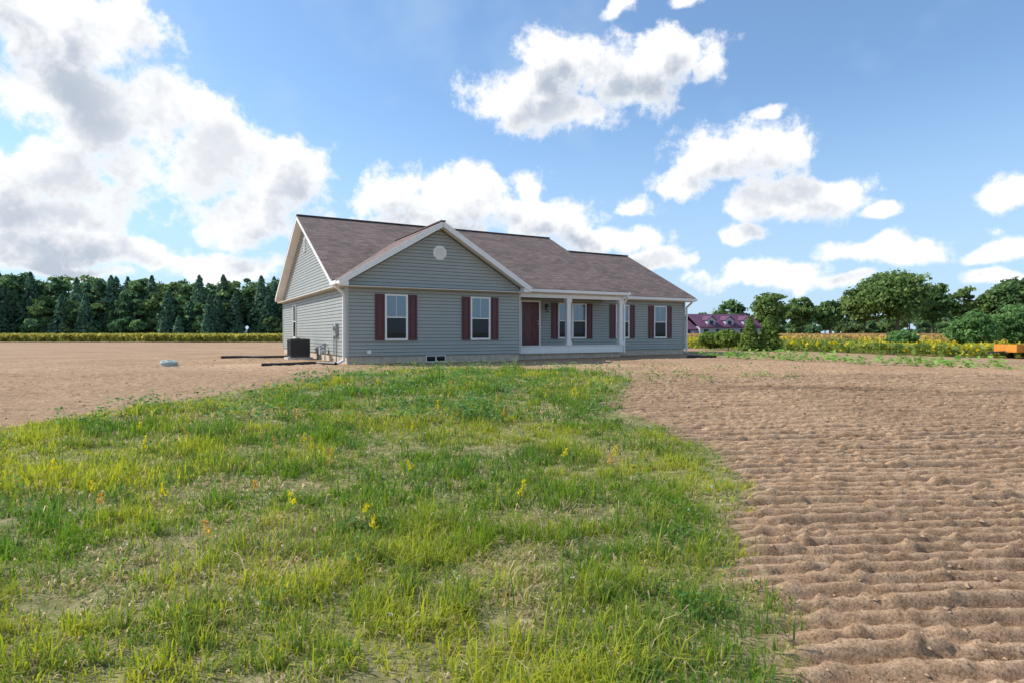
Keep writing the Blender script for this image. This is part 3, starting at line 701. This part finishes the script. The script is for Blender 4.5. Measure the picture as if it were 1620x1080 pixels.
# ------------------------------------------------------------------ SKY
w=D.worlds.new('World');S.world=w;w.use_nodes=True;nt=w.node_tree;N=nt.nodes;L=nt.links;N.clear()
az=math.radians(-76);el=math.radians(42)
Sd=Vector((math.sin(az)*math.cos(el),math.cos(az)*math.cos(el),math.sin(el)))
sky=N.new('ShaderNodeTexSky');sky.sky_type='NISHITA';sky.sun_disc=False;sky.sun_elevation=el;sky.sun_rotation=az;sky.air_density=1.0;sky.dust_density=.5;sky.ozone_density=2.0;sky.altitude=200
tc=N.new('ShaderNodeTexCoord')
def math_(op,a,b=None,c=None,clamp=False):
    n=N.new('ShaderNodeMath');n.operation=op;n.use_clamp=clamp
    for i,v in enumerate((a,b,c)):
        if v is None: continue
        if isinstance(v,(int,float)): n.inputs[i].default_value=v
        else: L.new(v,n.inputs[i])
    return n.outputs[0]
def vm(op,a,b=None,c=None):
    n=N.new('ShaderNodeVectorMath');n.operation=op
    for i,v in enumerate((a,b,c)):
        if v is None: continue
        if isinstance(v,tuple): n.inputs[i].default_value=v
        else: L.new(v,n.inputs[i])
    return n.outputs[1] if op=='LENGTH' else n.outputs[0]
def wn(vec,sc,det,rg=.55,out=0):
    n=N.new('ShaderNodeTexNoise');n.inputs['Scale'].default_value=sc;n.inputs['Detail'].default_value=det;n.inputs['Roughness'].default_value=rg;L.new(vec,n.inputs['Vector']);return n.outputs[out]
def smooth(v,a,b,t0=0,t1=1):
    n=N.new('ShaderNodeMapRange');n.interpolation_type='SMOOTHSTEP';L.new(v,n.inputs[0]);n.inputs[1].default_value=a;n.inputs[2].default_value=b;n.inputs[3].default_value=t0;n.inputs[4].default_value=t1;return n.outputs[0]
BL=[(130,60,160,85),(180,190,200,120),(330,240,95,90),(60,270,140,120),(450,285,72,62),(400,345,110,50),(90,345,120,58),
(600,315,76,46),(740,315,66,42),(845,290,40,32),(860,352,110,42),(965,375,75,26),(680,365,120,30),(200,404,170,28),(40,402,90,28),(370,424,130,26),(120,432,150,16),
(900,105,95,60),(835,160,92,54),(900,180,85,34),(985,150,80,36),(1060,90,88,46),(1115,112,40,24),(985,3,34,16),(1105,8,28,18),
(1160,238,118,42),(1080,290,58,27),(1215,230,68,36),(1210,187,28,11),(1265,312,114,40),(1330,295,54,30),(1000,328,50,20),(1175,373,38,16),
(1390,328,48,13),(1400,388,120,23),(1470,382,50,18),(1592,298,52,26),(1600,395,50,17),(1045,407,60,17),(1190,434,125,22),(1600,432,60,15),(1340,440,60,12)]
def toang(px,py):
    dx=px-810;return math.atan(dx/950),math.atan((527-py)/math.hypot(950,dx))
dv=vm('NORMALIZE',tc.outputs['Generated'])
s_=N.new('ShaderNodeSeparateXYZ');L.new(dv,s_.inputs[0])
a_=math_('ARCTAN2',s_.outputs[0],s_.outputs[1]);e_=math_('ARCSINE',s_.outputs[2])
cb=N.new('ShaderNodeCombineXYZ');L.new(a_,cb.inputs[0]);L.new(e_,cb.inputs[1])
wp2=vm('MULTIPLY',vm('SUBTRACT',wn(dv,9,2,.5,1),(.5,.5,.5)),(.10,.07,0))
Pn=vm('ADD',cb.outputs[0],wp2)
def blobs(Pv,minr=0):
    m_=None
    for px,py,rx,ry in BL:
        if rx<minr: continue
        a0,e0_=toang(px,py);a1,_=toang(px+rx,py);_,e1=toang(px,py-ry);ra=1/abs(a1-a0)*.95;re=1/abs(e1-e0_)*.95
        l=vm('LENGTH',vm('MULTIPLY_ADD',Pv,(ra,re,0),(-a0*ra,-e0_*re,0)))
        m_=l if m_ is None else math_('MINIMUM',m_,l)
    d=math_('SUBTRACT',1.0,m_);return math_('MAXIMUM',d,-1.2)
gen=smooth(wn(dv,2.2,3,.5),.48,.72,-1.2,1.2);msk=smooth(math_('ABSOLUTE',a_),.85,1.2)
def comb(d,n1,amp=2.3):
    d=math_('ADD',math_('MULTIPLY',d,math_('SUBTRACT',1.0,msk)),math_('MULTIPLY',gen,msk))
    return math_('MULTIPLY_ADD',math_('SUBTRACT',n1,.5),amp,d)
up=smooth(s_.outputs[2],0,.03)
d1_=comb(blobs(Pn),wn(dv,15,7,.64),2.9)
d2_=comb(blobs(vm('ADD',Pn,(-.022,.045,0)),60),wn(vm('ADD',dv,(-.016,0,.026)),15,4,.6),2.9)
alpha=math_('MULTIPLY',smooth(d1_,-.12,.48),up)
thick=smooth(d1_,.1,.8)
shade=math_('MULTIPLY',smooth(d2_,-.25,.85),math_('MULTIPLY_ADD',thick,.7,.3))
low=smooth(wn(dv,5,2),.35,.65)
shade=math_('MULTIPLY',shade,math_('MULTIPLY_ADD',low,.5,.5))
ccol=N.new('ShaderNodeMix');ccol.data_type='RGBA';ccol.inputs[6].default_value=(1.12,1.12,1.12,1);ccol.inputs[7].default_value=(.48,.55,.66,1);L.new(shade,ccol.inputs[0])
veil=math_('MULTIPLY',smooth(wn(dv,3.2,4,.6),.40,.72),.5)
hz=smooth(s_.outputs[2],-.02,.38,.85,.08)
veil=math_('MAXIMUM',veil,hz)
hs=N.new('ShaderNodeMix');hs.data_type='RGBA';hs.blend_type='MULTIPLY';hs.inputs[0].default_value=1;hs.inputs[7].default_value=(1.05,1.22,1.32,1);L.new(sky.outputs[0],hs.inputs[6])
bs=N.new('ShaderNodeBackground');bs.inputs[1].default_value=.15;L.new(hs.outputs[2],bs.inputs[0])
bv=N.new('ShaderNodeBackground');bv.inputs[0].default_value=(.50,.70,.95,1);bv.inputs[1].default_value=1
bc=N.new('ShaderNodeBackground');bc.inputs[1].default_value=1.0;L.new(ccol.outputs[2],bc.inputs[0])
m1=N.new('ShaderNodeMixShader');L.new(veil,m1.inputs[0]);L.new(bs.outputs[0],m1.inputs[1]);L.new(bv.outputs[0],m1.inputs[2])
m2=N.new('ShaderNodeMixShader');L.new(alpha,m2.inputs[0]);L.new(m1.outputs[0],m2.inputs[1]);L.new(bc.outputs[0],m2.inputs[2])
o=N.new('ShaderNodeOutputWorld');L.new(m2.outputs[0],o.inputs[0])
sl=D.lights.new('sun','SUN');sl.energy=5;sl.angle=math.radians(.5);sl.color=(1,.95,.87)
so_=D.objects.new('sun',sl);COL.objects.link(so_);so_.rotation_euler=Sd.to_track_quat('Z','Y').to_euler();so_.location=(-30,0,40)
cam=D.cameras.new('camera');cam.sensor_width=36;cam.lens=950/1620*36;cam.clip_end=9000;cam.clip_start=.05
co=D.objects.new('camera',cam);COL.objects.link(co);co.location=(0,0,1.6);co.rotation_euler=(math.radians(90-.78),0,0)
S.camera=co
